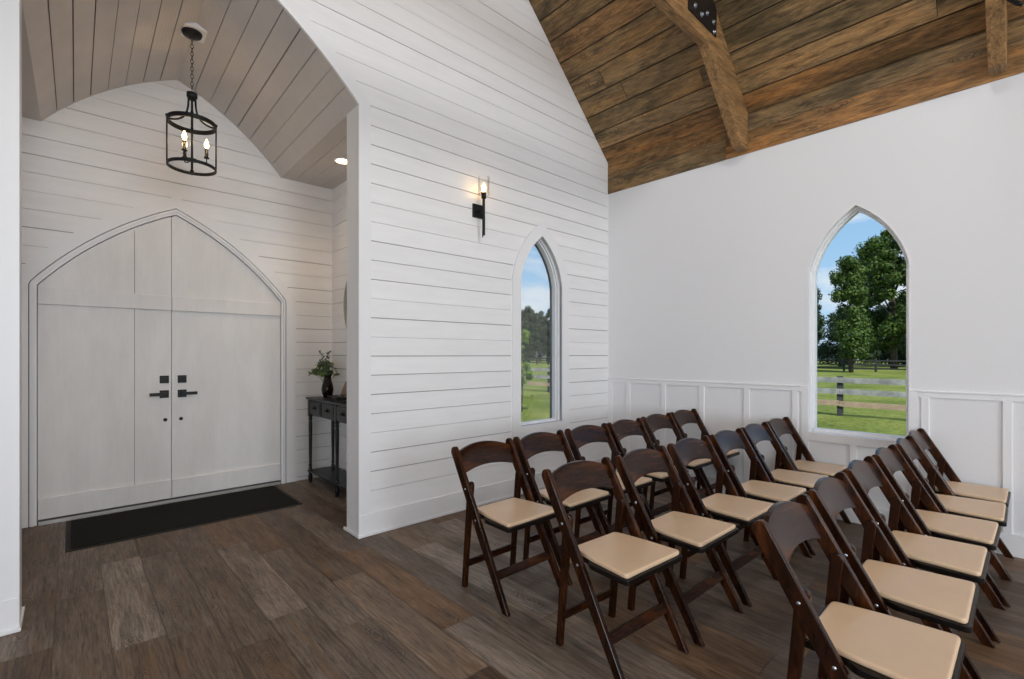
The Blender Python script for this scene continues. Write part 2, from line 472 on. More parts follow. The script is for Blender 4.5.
for d, hh in ((.0125, holesA0), (.17, holesA2)):
    rows(mb, fA, fine(GZ if d > .1 else 0, ZR, 90, (0, 3.18, RZ)), gable, hh, d, d)
mb.build('board_backing', M['gap'], wall_back, fix=False, merge=False)
# jambs of the opening
def sbox(name, mat, boxes, label=None, bevel=.003):
    mb = MB()
    for q in boxes: mb.box(*q)
    return structure(mb.build(name, mat, bevel=bevel), label)
mb = MB()
ro, ri = aO.line(0, .095, 20), aO.line(0, 0, 20)
mb.band(ri, ro, fA, -.008, .0125)
mb.box(XO0-.02, XO0, YA+.0126, YA+.205, 0, 3.19); mb.box(XO1, XO1+.02, YA+.0126, YA+.205, 0, 3.19)
mb.box(XO0-.003, XO0-.0005, YA-.006, YA+.0126, 0, 3.18); mb.box(XO1+.0005, XO1+.003, YA-.006, YA+.0126, 0, 3.18)
mb.box(XO0-.003, XO0+.004, YA-.014, YA+.003, 0, 3.18); mb.box(XO1-.004, XO1+.003, YA-.014, YA+.003, 0, 3.18)
e1, e2 = aO.line(3.18, -.004, 20), aO.line(3.18, .008, 20)
mb.band(e1[1:-1], e2[1:-1], fA, -.014, -.004)
structure(mb.build('trim_1', M['trim']), 'white casing around the arched entry opening')
# wall behind the shiplap wall inside the entry (return faces)
mb = MB()
mb.box(XO1+.021, VR, YA+.171, YA+.205, 0, VZ+.02); mb.box(VL, XO0-.021, YA+.171, YA+.205, 0, VZ+.02)
structure(mb.build('wall_entry_front', M['wall']))
# baseboard of the shiplap wall
sbox('baseboard_back', M['trim'], [(XO1+.0, XB, YA-.012, YA+.012, 0, .165), (XL, XO0-.0, YA-.012, YA+.012, 0, .165)], 'white baseboard under the shiplap')
sbox('baseboard_entry', M['trim'], [(XO1-.010, XO1+.004, YA-.022, YA+.245, 0, .022), (XO1+.004, XB-.05, YA-.022, YA-.010, 0, .022),
    (XO0-.004, XO0+.010, YA-.022, YA+.245, 0, .022), (XL, XO0-.004, YA-.022, YA-.010, 0, .022)])

# ------------------------------------------------------------------ windows
def make_window(name, arch, zb, fn, depth, casing, label, fw=.034):
    w = struct_empty(name, (0, 0, 0), label)
    lin = arch.line(zb, 0, 18)
    # reveal lining
    mb = MB()
    l2 = arch.line(zb, .012, 18)
    mb.band(lin, l2, fn, -.001, depth+.05)
    mb.prism([(arch.c-arch.hw-.012, zb-.02), (arch.c+arch.hw+.012, zb-.02), (arch.c+arch.hw+.012, zb), (arch.c-arch.hw-.012, zb)], fn, -.001, depth+.05)
    mb.build('window_reveal', M['trim'], w)
    mb = MB()
    l3 = arch.line(zb+fw, -fw, 18)
    mb.band(l3, lin, fn, depth-.02, depth+.03)
    mb.prism([(arch.c-arch.hw, zb), (arch.c+arch.hw, zb), (arch.c+arch.hw, zb+fw), (arch.c-arch.hw, zb+fw)], fn, depth-.02, depth+.03)
    l4 = arch.line(zb+fw, -fw*.45, 18)
    mb.band(l4, lin, fn, depth-.045, depth-.02)
    mb.build('window_frame', M['trim'], w)
    mb = MB()
    l5 = arch.line(zb+.01, -.01, 18)
    mb.face([fn(u, q, depth+.008) for u, q in l5])
    mb.face([fn(u, q, depth+.012) for u, q in l5])
    mb.build('glass_pane', M['glass'], w, fix=False)
    if casing:
        mb = MB()
        o = arch.line(zb-casing+.03, casing, 18); i = arch.line(zb-casing+.03, 0, 18)
        mb.band(i, o, fn, -.014, .013)
        mb.prism([(arch.c-arch.hw, zb-casing+.03), (arch.c+arch.hw, zb-casing+.03), (arch.c+arch.hw, zb), (arch.c-arch.hw, zb)], fn, -.014, .013)
        i2 = arch.line(zb, .02, 18)
        mb.build('window_casing', M['trim'], w)
    return w
make_window('window_1', aWA, WA_B, fA, .085, .110, 'pointed arch window in the shiplap wall', .02)
make_window('window_2', aWB, WB_B, fB, .105, 0, 'pointed arch window in the panelled wall', .026)

# ------------------------------------------------------------------ right wall (plaster over panels)
mb = MB()
hB = [(WB_B, aWB.top(), lambda z: (aWB.c-aWB.half(z), aWB.c+aWB.half(z)))]
bB = lambda z: (YR, YA+.17)
for d in (0, .17):
    rows(mb, fB, fine(GZ, 3.6, 60, (WB_B, 2.05, aWB.top())), bB, hB, d, d)
mb.face([fB(u, w, d) for (u, w, d) in ((YR, 3.6, 0), (YA, 3.6, 0), (YA, 3.6, .17), (YR, 3.6, .17))])
structure(mb.build('wall_right', M['wall'], fix=False, merge=False), 'white plastered right wall with panelled lower part')
# wainscot
mb = MB()
def bb(u0, u1, z0, z1, d=.012): mb.prism([(u0, z0), (u1, z0), (u1, z1), (u0, z1)], fB, -d, .001)
jL, jR = aWB.c+aWB.hw, aWB.c-aWB.hw
cL, cR = jL+.055, jR-.055
bb(cL, YA, 1.034, 1.078); bb(YR, cR, 1.034, 1.078)                   # chair rail
bb(cL, YA, 1.072, 1.084, .020); bb(YR, cR, 1.072, 1.084, .020)
for u0, u1 in ((3.307, YA), (3.066, 3.118), (2.634, 2.684), (2.217, 2.267), (1.787, 1.837), (1.385, 1.43), (.525, .571), (.104, .149)):
    bb(u0, u1, .15, 1.034)
u = .104-.425
while u > YR: bb(u, u+.045, .15, 1.034); u -= .42
bb(jL, cL, .15, 1.084); bb(cR, jR, .15, 1.084)
bb(jR, jL, .62, WB_B); bb(.965, 1.012, .15, .62)
structure(mb.build('trim_2', M['trim'], bevel=.0015, seg=1), 'white board and batten panelling with chair rail')
mb = MB(); mb.prism([(YR, 0), (YA-.012, 0), (YA-.012, .15), (YR, .15)], fB, -.016, .001)
structure(mb.build('baseboard_right', M['trim'], bevel=.002))

# ------------------------------------------------------------------ entry
# end wall
hD = [(0, aD.top(.10), lambda z: (aD.c-aD.half(z, .10), aD.c+aD.half(z, .10)))]
bE = lambda z: (VL, VR) if z < VZ else (aV.c-aV.half(z, .02), aV.c+aV.half(z, .02))
mb = MB(); rows(mb, fE, courses(0.0, aV.top(.02), 5, (VZ, aD.zs)), bE, hD, 0, .012, True)
we = structure(mb.build('wall_entry', M['shiplap'], merge=False), 'white shiplap wall around the double doors')
mb = MB()
rows(mb, fE, fine(0, aV.top(.02), 60, (VZ,)), bE, [(0, aD.top(.03), lambda z: (aD.c-aD.half(z, .03), aD.c+aD.half(z, .03)))], .0125, .0125)
mb.build('board_backing', M['gap'], we, fix=False, merge=False)
# side walls
for nm, fn, sd in (('wall_entry_right', fV, 11), ('wall_entry_left', fVL, 12)):
    mb = MB(); rows(mb, fn, courses(0, VZ, sd), lambda z: (YA+.17, YB), [], 0, .012, True)
    w = structure(mb.build(nm, M['shiplap'], merge=False))
    mb = MB(); mb.face([fn(*q, .0125) for q in ((YA+.2, 0), (YB, 0), (YB, VZ), (YA+.2, VZ))])
    mb.build('board_backing', M['gap'], w, fix=False)
# vaulted ceiling of the entry: boards lofted between the two arches
def arcpts(a, n):
    L = [(a.c-x, z) for x, z in a.arc(0, n)]
    return L, [(2*a.c-x, z) for x, z in L]
mb = MB(); back = MB()
NB, SUB = 8, 5
for side in (0, 1):
    F = arcpts(aO, NB*SUB)[side]; Bk = arcpts(aV, NB*SUB)[side]
    Y0, Y1 = YA+.0, YB+.01
    def P(i, t, out=0):
        fx, fz = F[i]; bx, bz = Bk[i]
        return Vector((fx+(bx-fx)*t, Y0+(Y1-Y0)*t, fz+(bz-fz)*t+out))
    def PF(s, t, out=0):
        i = min(int(s), NB*SUB-1); f = s-i
        return P(i, t, out).lerp(P(i+1, t, out), f)
    for k in range(NB):
        gsz = rnd.choice((.07, .11, .14, .17))
        s0, s1 = k*SUB+(gsz if k else 0), (k+1)*SUB-(gsz if k < NB-1 else .0)
        n = 5
        ss = [s0+(s1-s0)*i/n for i in range(n+1)]
        for a, c in zip(ss[:-1], ss[1:]):
            mb.face([PF(a, 0), PF(c, 0), PF(c, 1), PF(a, 1)])
        for q in (ss[0], ss[-1]):
            mb.face([PF(q, 0), PF(q, 1), PF(q, 1, .012), PF(q, 0, .012)])
    for i in range(NB*SUB):
        back.face([P(i, 0, .013), P(i+1, 0, .013), P(i+1, 1, .013), P(i, 1, .013)])
def flatboards(side):
    F = arcpts(aO, NB*SUB)[1-side if False else side][0]; Bk = arcpts(aV, NB*SUB)[side][0]
    far = VL-.01 if side == 0 else VR+.01
    tn = .17/(YB+.01-YA)
    def e(t): return F[0]+(Bk[0]-F[0])*t, F[1]+(Bk[1]-F[1])*t
    for k in range(4):
        f0, f1 = k/4, (k+1)/4
        def q(t, f, o):
            x, z = e(t); xx = x+(far-x)*f
            return (xx, YA+(YB+.01-YA)*t, (z if f == 0 else VZ)+o)
        g0, g1 = f0+(.004 if k else 0), f1-(.004 if k < 3 else 0)
        mb.face([q(tn, g0, 0), q(tn, g1, 0), q(1, g1, 0), q(1, g0, 0)])
        mb.face([q(tn, g0, 0), q(1, g0, 0), q(1, g0, .012), q(tn, g0, .012)])
        mb.face([q(tn, g1, 0), q(1, g1, 0), q(1, g1, .012), q(tn, g1, .012)])
    back.face([(e(tn)[0], YA+.17, VZ+.012), (far, YA+.17, VZ+.012), (far, YB+.01, VZ+.012), (e(1)[0], YB+.01, VZ+.012)])
flatboards(0); flatboards(1)
# wedge between the front arch spring and the flat boards
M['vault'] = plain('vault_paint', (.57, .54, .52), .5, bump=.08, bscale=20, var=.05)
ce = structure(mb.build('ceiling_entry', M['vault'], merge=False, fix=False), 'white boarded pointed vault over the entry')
back.build('board_backing', M['gap'], ce, fix=False, merge=False)
# outer shell over the entry so that no daylight leaks past the vault
mb = MB(); mb.box(VL-.05, VR+.05, YA+.18, YB+.16, 4.05, 4.1)
mb.box(VL-.08, VL-.03, YA+.18, YB+.16, GZ, 4.1); mb.box(VR+.03, VR+.08, YA+.18, YB+.16, GZ, 4.1); mb.box(VL-.05, VR+.05, YB+.12, YB+.16, GZ, 4.1)
structure(mb.build('wall_entry_outside', M['brick']))
# doors
LOC = (aD.c, YB, 0)
door = struct_empty('door_1', LOC, 'white pointed double doors')
mb = MB()
i0, o0 = aD.line(0, 0, 24), aD.line(0, .042, 24)
mb.band(i0, o0, fE, -.010, .06)
i1, o1 = aD.line(0, .018, 24), aD.line(0, .034, 24)
mb.band(i1, o1, fE, -.024, -.008)
shift(mb, LOC).build('door_frame', M['trim'], door)
mb = MB(); i1, o1 = aD.line(0, .048, 24), aD.line(0, .146, 24)
mb.band(i1, o1, fE, -.014, .013)
shift(mb, LOC).build('door_casing', M['trim'], door)
mb = MB(); mb.box(aD.c-.9, aD.c+.9, YB-.02, YB+.07, 0, .028)
shift(mb, LOC).build('door_sill', plain('sill_aluminium', (.5, .49, .47), .35, .6), door)
SEAM = .672
def leafpoly(side, zb=.036, inset=.004):
    n = 24; a = aD
    xs = SEAM-.002 if side < 0 else SEAM+.002
    arc = [(a.c+side*(x-inset), z-inset*.6) for x, z in a.arc(0, n)]
    if side < 0: pts = [(a.c-a.hw+inset, zb)]+[p for p in arc if p[0] < xs]
    else: pts = [(a.c+a.hw-inset, zb)]+[p for p in arc if p[0] > a.c]+[(a.c, a.top()-inset*.6)]
    # top at the seam
    zt = a.za-abs(xs-a.c)*.7-inset
    pts += [(xs, zt), (xs, zb)]
    return pts
for side in (-1, 1):
    mb = MB(); mb.prism(leafpoly(side), fE, .022, .062)
    lo = SEAM-.002 if side < 0 else SEAM+.002
    leaf = shift(mb, LOC).build('door_leaf', M['door'], door)
    e = aD.c+side*(aD.hw-.005)
    a, c = sorted((lo, e))
    for z0, z1, nm in ((1.752, 1.883, 'top_rail'), (.04, .205, 'kick_rail')):
        mb = MB(); mb.box(a, c, YB-.003, YB+.024, z0, z1)
        shift(mb, LOC).build(nm, M['door'], leaf, bevel=.002)
    if side < 0:
        mb = MB(); mb.box(.404, .407, YB+.0195, YB+.023, .205, 1.752); mb.box(.404, .407, YB+.0195, YB+.023, 1.883, 2.44)
        shift(mb, LOC).build('plank_seam', M['gap'], leaf)
    hx = .618 if side < 0 else .753
    mb = MB(); mb.box(hx-.034, hx+.034, YB+.008, YB+.024, 1.089, 1.158); mb.box(hx-.016, hx+.016, YB-.002, YB+.01, 1.108, 1.139)
    shift(mb, LOC).build('deadbolt', M['black'], leaf, bevel=.002)
    mb = MB(); mb.box(hx-.034, hx+.034, YB+.008, YB+.024, .956, 1.025)
    mb.box(hx-.012, hx+.012, YB-.03, YB+.01, .980, 1.004)
    x0, x1 = (hx-.112, hx+.012) if side < 0 else (hx-.012, hx+.112)
    mb.box(x0, x1, YB-.042, YB-.026, .978, 1.006)
    shift(mb, LOC).build('door_handle', M['black'], leaf, bevel=.002)
    mb = MB(); mb.lathe([(.016, 0), (.016, .004), (.010, .010)], (hx-.008*side, YB+.022, .756), 14, Matrix.Rotation(pi/2, 3, 'X'))
    shift(mb, LOC).build('viewer_bolt', M['black'], leaf)

# ------------------------------------------------------------------ floor : real planks, ends staggered
mb = MB(); PW = .2; fr = random.Random(21)
def planks(x0, x1, ya, yb, phase):
    y = ya+phase
    ys = [ya]
    while y < yb-.05:
        if y > ya+.05: ys.append(y)
        y += 1.22
    ys.append(yb)
    for a, c in zip(ys[:-1], ys[1:]):
        g_ = .0014
        mb.face([(x0+g_, a+g_, 0), (x1-g_, a+g_, 0), (x1-g_, c-g_, 0), (x0+g_, c-g_, 0)])
k = floor((XL-(-.065))/PW)
while -.065+k*PW < XB+.06:
    x0 = -.065+k*PW; x1 = x0+PW
    ph = fr.random()*1.22
    if k == 0: ph = (3.62-YR) % 1.22
    inside = (x1 > VL and x0 < VR)
    planks(x0, x1, YR, YB+.08 if inside else YA+.01, ph)
    k += 1
fl = structure(mb.build('floor', M['floor'], merge=False, fix=False), 'grey brown wood plank floor')
mb = MB(); mb.box(XL, XB+.1, YR, YB+.1, -.05, -.003)
mb.build('floor_base', M['gap'], fl)

# ------------------------------------------------------------------ main ceiling
mb = MB(); cr = random.Random(31)
ux, uz = -1/hypot(1, SL), SL/hypot(1, SL)      # up the right slope
LEN = (RX-XR0)*hypot(1, SL)
BW = .205
def slope(side):
    s = 0
    while s < LEN:
        w = BW*cr.uniform(.9, 1.08); e = min(LEN, s+w-.012)
        y = YR-cr.uniform(0, 2.5)
        while y < YA+.05:
            L = cr.uniform(3.4, 6.5); y0, y1 = max(YR, y), min(YA+.05, y+L-.003)
            if y1 > YR:
                dz = cr.uniform(0, .006)
                def Q(ss, yy, o):
                    x = RX+ux*ss+uz*o; z = RZ+uz*ss-ux*o
                    if side: x = 2*XR0-x
                    return (x, yy, z)
                c = [Q(s, y0, dz), Q(e, y0, dz), Q(e, y1, dz), Q(s, y1, dz), Q(s, y0, dz+.02), Q(e, y0, dz+.02), Q(e, y1, dz+.02), Q(s, y1, dz+.02)]
                b0 = len(mb.v); mb.v += c
                for q in ((0, 1, 2, 3), (4, 7, 6, 5), (0, 4, 5, 1), (2, 6, 7, 3), (1, 5, 6, 2), (0, 3, 7, 4)):
                    mb.f.append([b0+i for i in q]); mb.sm.append(False)
            y += L
        s += w
slope(0); slope(1)
# upright board above each long wall
y = YR
for (y0, y1) in ((YR, -1.1), (-1.097, 2.0), (2.003, YA)):
    for (z0, z1) in ((3.219, 3.4195), (3.4205, 3.60)):
        mb.prism([(y0, z0), (y1, z0), (y1, z1), (y0, z1)], fB, -.012, .01)
ceil = structure(mb.build('ceiling', M['ceil'], merge=False), 'reclaimed brown board ceiling sloping to a ridge')
mb = MB()
for sd in (0, 1):
    p = [(RX+.2, RZ-.2*SL+.05), (XR0, ZR+.05)]
    p = [(2*XR0-x, z) for x, z in p] if sd else p
    mb.face([(p[0][0], YR, p[0][1]), (p[1][0], YR, p[1][1]), (p[1][0], YA+.3, p[1][1]), (p[0][0], YA+.3, p[0][1])])
mb.build('board_backing', M['gap'], ceil, fix=False)

# ------------------------------------------------------------------ walls out of view
mb = MB()
winL = [Arch(y, .45, 2.1, 2.75, .08) for y in (.9, -1.6, -4.1, -6.6)]
def lholes(z): pass
fL = lambda u, w, d: (XL-d, u, w)
rows(mb, fL, fine(GZ, 3.65, 50, (.69, 2.1)), lambda z: (YR, YA+.17), [(.69, a.top(), (lambda z, a=a: (a.c-a.half(z), a.c+a.half(z)))) for a in winL], 0, 0)
structure(mb.build('wall_left', M['wall'], fix=False, merge=False))
for i, a in enumerate(winL): make_window('window_%d' % (i+3), a, .69, fL, .1, 0, 'pointed arch window in the left wall')
mb = MB()
fR = lambda u, w, d: (u, YR-d, w)
aR = Arch(.7, 1.5, 3.0, 4.9, .2)
rows(mb, fR, fine(GZ, ZR, 60, (.5, 3.0, RZ)), gable, [(.5, aR.top(), lambda z: (aR.c-aR.half(z), aR.c+aR.half(z)))], 0, 0)
structure(mb.build('wall_front', M['wall'], fix=False, merge=False))
make_window('window_7', aR, .5, fR, .1, .12, 'large pointed arch window in the end wall', .05)

# ------------------------------------------------------------------ roof trusses
def truss(y0, label, lone=False):
    Y0, Y1 = y0, y0+.085
    loc = (4.3, y0+.04, 3.4)
    t = thing('roof_truss', label, 'roof beam', loc)
    bz = lambda x: 3.24+(4.455-x)*.985
    cz = lambda x: RZ+(RX-x)*SL
    f = lambda u, w, d: (u, d, w)
    xr_ = XR0+.0
    mb = MB()
    mb.prism([(4.455, 3.24), (4.598, 3.24), (4.598, cz(4.598)-.004), (xr_, cz(xr_)-.01), (xr_, bz(xr_))], f, Y0, Y1)
    shift(mb, loc).build('rafter', M['beam'], t, bevel=.004)
    mb = MB(); mir = lambda p: [(2*XR0-x, z) for x, z in p]
    mb.prism(mir([(4.455, 3.24), (4.598, 3.24), (4.598, cz(4.598)-.004), (xr_, cz(xr_)-.01), (xr_, bz(xr_))]), f, Y0, Y1)
    shift(mb, loc).build('rafter', M['beam'], t, bevel=.004)
    mb = MB()
    zt = 3.89; x1 = 3.81
    mb.prism([(2*XR0-x1, zt), (x1, zt), (x1-.25, zt+.25), (2*XR0-x1+.25, zt+.25)], f, Y0+.002, Y1-.002)
    shift(mb, loc).build('collar_tie', M['beam'], t, bevel=.004)
    for s in (0, 1):
        for side in ((Y0-.008, Y0-.001), (Y1+.001, Y1+.008)):
            P_ = [(3.46, 3.985), (3.93, 3.975), (3.94, 4.20), (3.74, 4.40), (3.46, 4.40)]
            B_ = [(3.535, 4.045), (3.63, 4.015), (3.71, 4.07), (3.82, 4.035), (3.875, 4.10), (3.60, 4.25), (3.75, 4.25), (3.88, 4.18)]
            B_ = [(3.56, 4.055), (3.665, 4.035), (3.76, 4.09), (3.875, 4.075), (3.885, 3.995)]
            if s: P_, B_ = mir(P_), mir(B_)
            mb = MB(); mb.prism(P_, f, *side)
            gp = shift(mb, loc).build('gusset_plate', M['darkmetal'], t, bevel=.001)
            for bx, bz_ in B_:
                mb = MB(); yb = side[0]-.001 if side[0] < y0 else side[1]+.001
                sg = -1 if side[0] < y0 else 1
                Mx = Matrix.Rotation(pi/2*(1 if sg < 0 else -1), 3, 'X')
                mb.lathe([(.021, 0), (.021, .003)], (bx, yb, bz_), 14, Mx)
                mb.lathe([(.012, .003), (.012, .014), (.006, .016)], (bx, yb, bz_), 6, Mx)
                shift(mb, loc).build('bolt', M['steel'], gp)
    return t
truss(1.79, 'light brown roof truss nearest the shiplap wall, with bolted black plate')
truss(.125, 'light brown roof truss at top right edge, above the front row chairs')
mb = MB()
mb.tube([(4.18, .105, 3.86), (4.18, .098, 3.60), (4.18, .105, 3.50), (4.18, .07, 3.455), (4.18, .05, 3.44)][:5], .013, 8)
mb.lathe([(.03, 0), (.03, .02)], (4.18, .105, 3.85), 12)
tag(mb.build('iron_hook', M['black']), 'curved black iron hook beside the roof beam at top right', 'hook')

# ------------------------------------------------------------------ folding chairs
HW = .2265; TH = .024
def side_x(s, inner=False):
    a = HW if not inner else HW-TH-.002
    return (s*a, s*(a-TH))
def make_chair():
    t = thing('folding_chair', 'x', 'chair', (0, 0, 0))
    cy = .23                                      # local y of the backrest top, chair faces -y
    S = lambda z, o=0: cy-.465*(1-z/.80)          # centre line of a long leg
    L = hypot(.465, .80); nx, nz = .80/L, -.465/L # normal of the long leg in (y,z), forward-down side is -n
    def longleg(s):
        mb = MB(); x0, x1 = sorted(side_x(s))
        pts = []
        wt = lambda z: .0265 if z > .35 else .0265-(.35-z)*.022
        zz = [.03, .2, .35, .5, .65, .779]
        back = [(S(z)+nx*wt(z), z+nz*wt(z)) for z in zz]; frnt = [(S(z)-nx*wt(z), z-nz*wt(z)) for z in zz]
        # foot cut flat on the floor
        d = (0-.0)/1
        def at0(p, q):
            k = p[1]/(q[1]-p[1]); return (p[0]-(q[0]-p[0])*k, 0.0)
        fb = at0(back[0], back[1]); ff = at0(frnt[0], frnt[1])
        c = (S(.779), .779); r = wt(.779); a0 = atan2(nz, nx)
        cap = [(c[0]+r*cos(a0+pi*i/8), c[1]+r*sin(a0+pi*i/8)*1.15) for i in range(1, 8)]
        poly = [ff]+[fb]+back+cap+frnt[::-1]
        mb.prism(poly, lambda u, w, d: (d, u, w), x0, x1)
        return mb
    for s in (-1, 1): longleg(s).build('front_leg', M['wood'], t, bevel=.0035)
    for s in (-1, 1):
        mb = MB(); x0, x1 = sorted(side_x(s, True))
        yb, yt = cy-.067, cy-.128; zt = .60
        w0, w1 = .016, .021
        pts = [(yb-w0-.004, 0), (yb+w0-.004, 0)]+[(yt+w1, zt-.01)]+[(yt+w1*cos(pi*i/8), zt+w1*sin(pi*i/8)) for i in range(0, 9)]+[(yt-w1, zt-.01), (yb-.012-w1, .2)]
        pts = [(yb-w0-.004, 0), (yb+w0-.004, 0)]+[(yt+w1*cos(pi*i/8), zt+w1*sin(pi*i/8)) for i in range(0, 9)]+[(yb-.016-w1, .2)]
        mb.prism(pts, lambda u, w, d: (d, u, w), x0, x1)
        rl = mb.build('rear_leg', M['wood'], t, bevel=.003)
    # curved backrest slat with arched top and hollowed lower edge
    mb = MB(); n = 14; xi = HW-TH+.004
    bi, bo = [], []
    for i in range(n+1):
        u = -1+2*i/n; x = u*xi; bow = .030*(1-u*u)
        zt = .771+.040*(1-u*u); zb = .658+.028*(1-u*u)
        ytop = S(.77)+bow; ybot = S(.66)+bow
        bi.append(((x, ybot-.009, zb), (x, ytop-.009, zt))); bo.append(((x, ybot+.009, zb), (x, ytop+.009, zt)))
    for i in range(n):
        a, c = bi[i], bi[i+1]; d, e = bo[i], bo[i+1]
        mb.face([a[0], a[1], c[1], c[0]], True); mb.face([d[0], e[0], e[1], d[1]], True)
        mb.face([a[1], d[1], e[1], c[1]]); mb.face([a[0], c[0], e[0], d[0]])
    for q in (0, n): mb.face([bi[q][0], bi[q][1], bo[q][1], bo[q][0]])
    mb.build('backrest', M['wood_across'], t, bevel=.002)
    # seat : dark frame, wider in front of the long legs
    def rounded(pts, r, k=4):
        out = []; m = len(pts)
        for i in range(m):
            p = Vector(pts[i]); a = (Vector(pts[i-1])-p).normalized(); b = (Vector(pts[(i+1) % m])-p).normalized()
            for j in range(k+1):
                f = j/k; q0 = p+a*r; q1 = p+b*r
                out.append(tuple((q0*(1-f)**2+p*2*f*(1-f)+q1*f*f)))
        return out
    yf, yr, yw = cy-.470, cy-.105, cy-.262
    fz = lambda u, w, d: (u, w, d)
    frame = [(-.204, yf), (.204, yf), (.200, yw), (.168, yw+.03), (.158, yr), (-.158, yr), (-.168, yw+.03), (-.200, yw)]
    mb = MB(); mb.prism(rounded(frame, .018), fz, .420, .443)
    mb.build('seat', M['darkwood'], t, bevel=.003)
    pad = [(-.193, yf+.012), (.193, yf+.012), (.180, yw+.01), (.152, yw+.04), (.146, yr-.018), (-.146, yr-.018), (-.152, yw+.04), (-.180, yw+.01)]
    pad = [(-.196, yf+.010), (.196, yf+.010), (.178, yw+.005), (.152, yr-.015), (-.152, yr-.015), (-.178, yw+.005)]
    mb = MB(); mb.prism(rounded(pad, .022, 5), fz, .442, .463)
    mb.build('seat_pad', M['vinyl'], t, bevel=.008, seg=3)
    # cross members
    def bar(name, y, z, hx, w, h, mat=M['wood_across'], tilt=0):
        mb = MB(); Mx = Matrix.Translation((0, y, z)) @ Matrix.Rotation(tilt, 4, 'X')
        mb.box(-hx, hx, -w/2, w/2, -h/2, h/2, Mx); return mb.build(name, mat, t, bevel=.002)
    bar('front_stretcher', S(.165)-.001, .165, HW-TH, .018, .046, tilt=-.52)
    bar('rear_stretcher', cy-.078, .135, HW-2*TH-.002, .016, .040)
    bar('rear_rail', cy-.112, .400, HW-2*TH-.001, .018, .026, M['bracket'])
    for s in (-1, 1):
        for (yy, zz) in ((S(.585), .585), (S(.430)-.004, .430)):
            mb = MB(); mb.lathe([(.006, 0), (.006, .002), (.003, .004)], (s*HW, yy, zz), 10, Matrix.Rotation(pi/2*s, 3, 'Y'))
            mb.build('screw', M['steel'], t)
    return t
ROWS = [('back row by the shiplap wall', [(1.874, 2.315), (2.372, 2.32), (2.885, 2.315), (3.36, 2.30), (3.888, 2.32), (4.376, 2.322)]),
        ('middle row', [(1.866, 1.556), (2.370, 1.515), (2.905, 1.505), (3.405, 1.485), (3.895, 1.480), (4.365, 1.475)]),
        ('front row nearest the camera', [(1.874, .617), (2.397, .614), (2.915, .608), (3.425, .592), (3.905, .575), (4.378, .578)])]
POS = ['at the aisle end', 'second from the aisle end', 'third from the aisle end', 'third from the panelled wall', 'second from the panelled wall', 'against the panelled wall']
POS = ['aisle end', 'second from the aisle', 'third from the aisle', 'fourth from the aisle', 'fifth from the aisle', 'beside the panelled wall']
ROT = [[.0, 0, -.02, .01, .0, 0], [-.06, -.01, -.02, -.01, 0, 0], [0, .01, 0, -.01, .01, 0]]
proto = make_chair(); first = True
for (rn, pts), rots in zip(ROWS, ROT):
    for j, (x, y) in enumerate(pts):
        o = proto if first else copy_tree(proto); first = False
        o.location = (x+.23*sin(rots[j]), y-.23*cos(rots[j]), 0); o.rotation_euler = (0, 0, rots[j])
        o['label'] = 'brown folding chair, tan seat, %s, %s' % (rn, POS[j])
        o['category'] = 'chair'; o['group'] = 'folding chairs, ' + rn

# ------------------------------------------------------------------ door mat
mt = thing('door_mat', 'long black doormat lying in front of the double doors', 'mat', (.75, 4.87, 0))
mb = MB(); mb.box(-.785, .785, -.41, .41, .0005, .006); mb.build('rubber_edge', M['rubber'], mt, bevel=.002)
mb = MB(); mb.box(-.755, .755, -.38, .38, .006, .013); mb.build('pile', M['mat'], mt, bevel=.002)

# ------------------------------------------------------------------ console table
TX, TY = 1.975, 4.47
tb = thing('console_table', 'narrow charcoal console table with turned legs inside the entry', 'table', (TX, TY, 0))
X0, X1, Y0_, Y1_ = -.155, .155, -.75, .74
mb = MB(); mb.box(X0, X1, Y0_, Y1_, .878, .900); mb.build('tabletop', M['table'], tb, bevel=.004)
mb = MB(); mb.box(X0+.03, X1-.02, Y0_+.035, Y1_-.035, .715, .878); mb.build('apron', M['table'], tb, bevel=.002)
mb = MB(); mb.box(X0+.012, X1-.012, Y0_+.02, Y1_-.02, .115, .133); mb.build('shelf', M['table'], tb, bevel=.003)
ly = [Y1_-.04, .01, Y0_+.04]
prof = [(.012, 0), (.017, .008), (.014, .02), (.022, .045), (.024, .065), (.016, .085), (.019, .10), (.019, .15), (.012, .165), (.018, .18), (.014, .2),
        (.017, .45), (.019, .62), (.014, .655), (.021, .67), (.014, .685), (.021, .70), (.021, .715)]
for yy in ly:
    for xx in (X0+.035, X1-.035):
        mb = MB(); mb.lathe(prof, (xx, yy, 0), 14); mb.box(xx-.02, xx+.02, yy-.02, yy+.02, .705, .878)
        mb.build('leg', M['table'], tb)
dys = [(Y1_-.065, Y1_-.37), (Y1_-.39, .035), (-.015, -.33), (-.35, Y0_+.065)]
for a, c in dys:
    mb = MB(); mb.box(X0+.018, X0+.032, c, a, .728, .862); mb.box(X0+.013, X0+.02, c+.018, a-.018, .744, .848)
    d = mb.build('drawer', M['table'], tb, bevel=.002)
    ym = (a+c)/2; mb = MB()
    mb.tube([(X0+.014, ym-.03, .790), (X0-.004, ym-.024, .800), (X0-.010, ym, .806), (X0-.004, ym+.024, .800), (X0+.014, ym+.03, .790)], .006, 8)
    mb.lathe([(.012, 0), (.012, .01)], (X0+.016, ym, .812), 10, Matrix.Rotation(-pi/2, 3, 'Y'))
    mb.build('drawer_pull', M['black'], d)

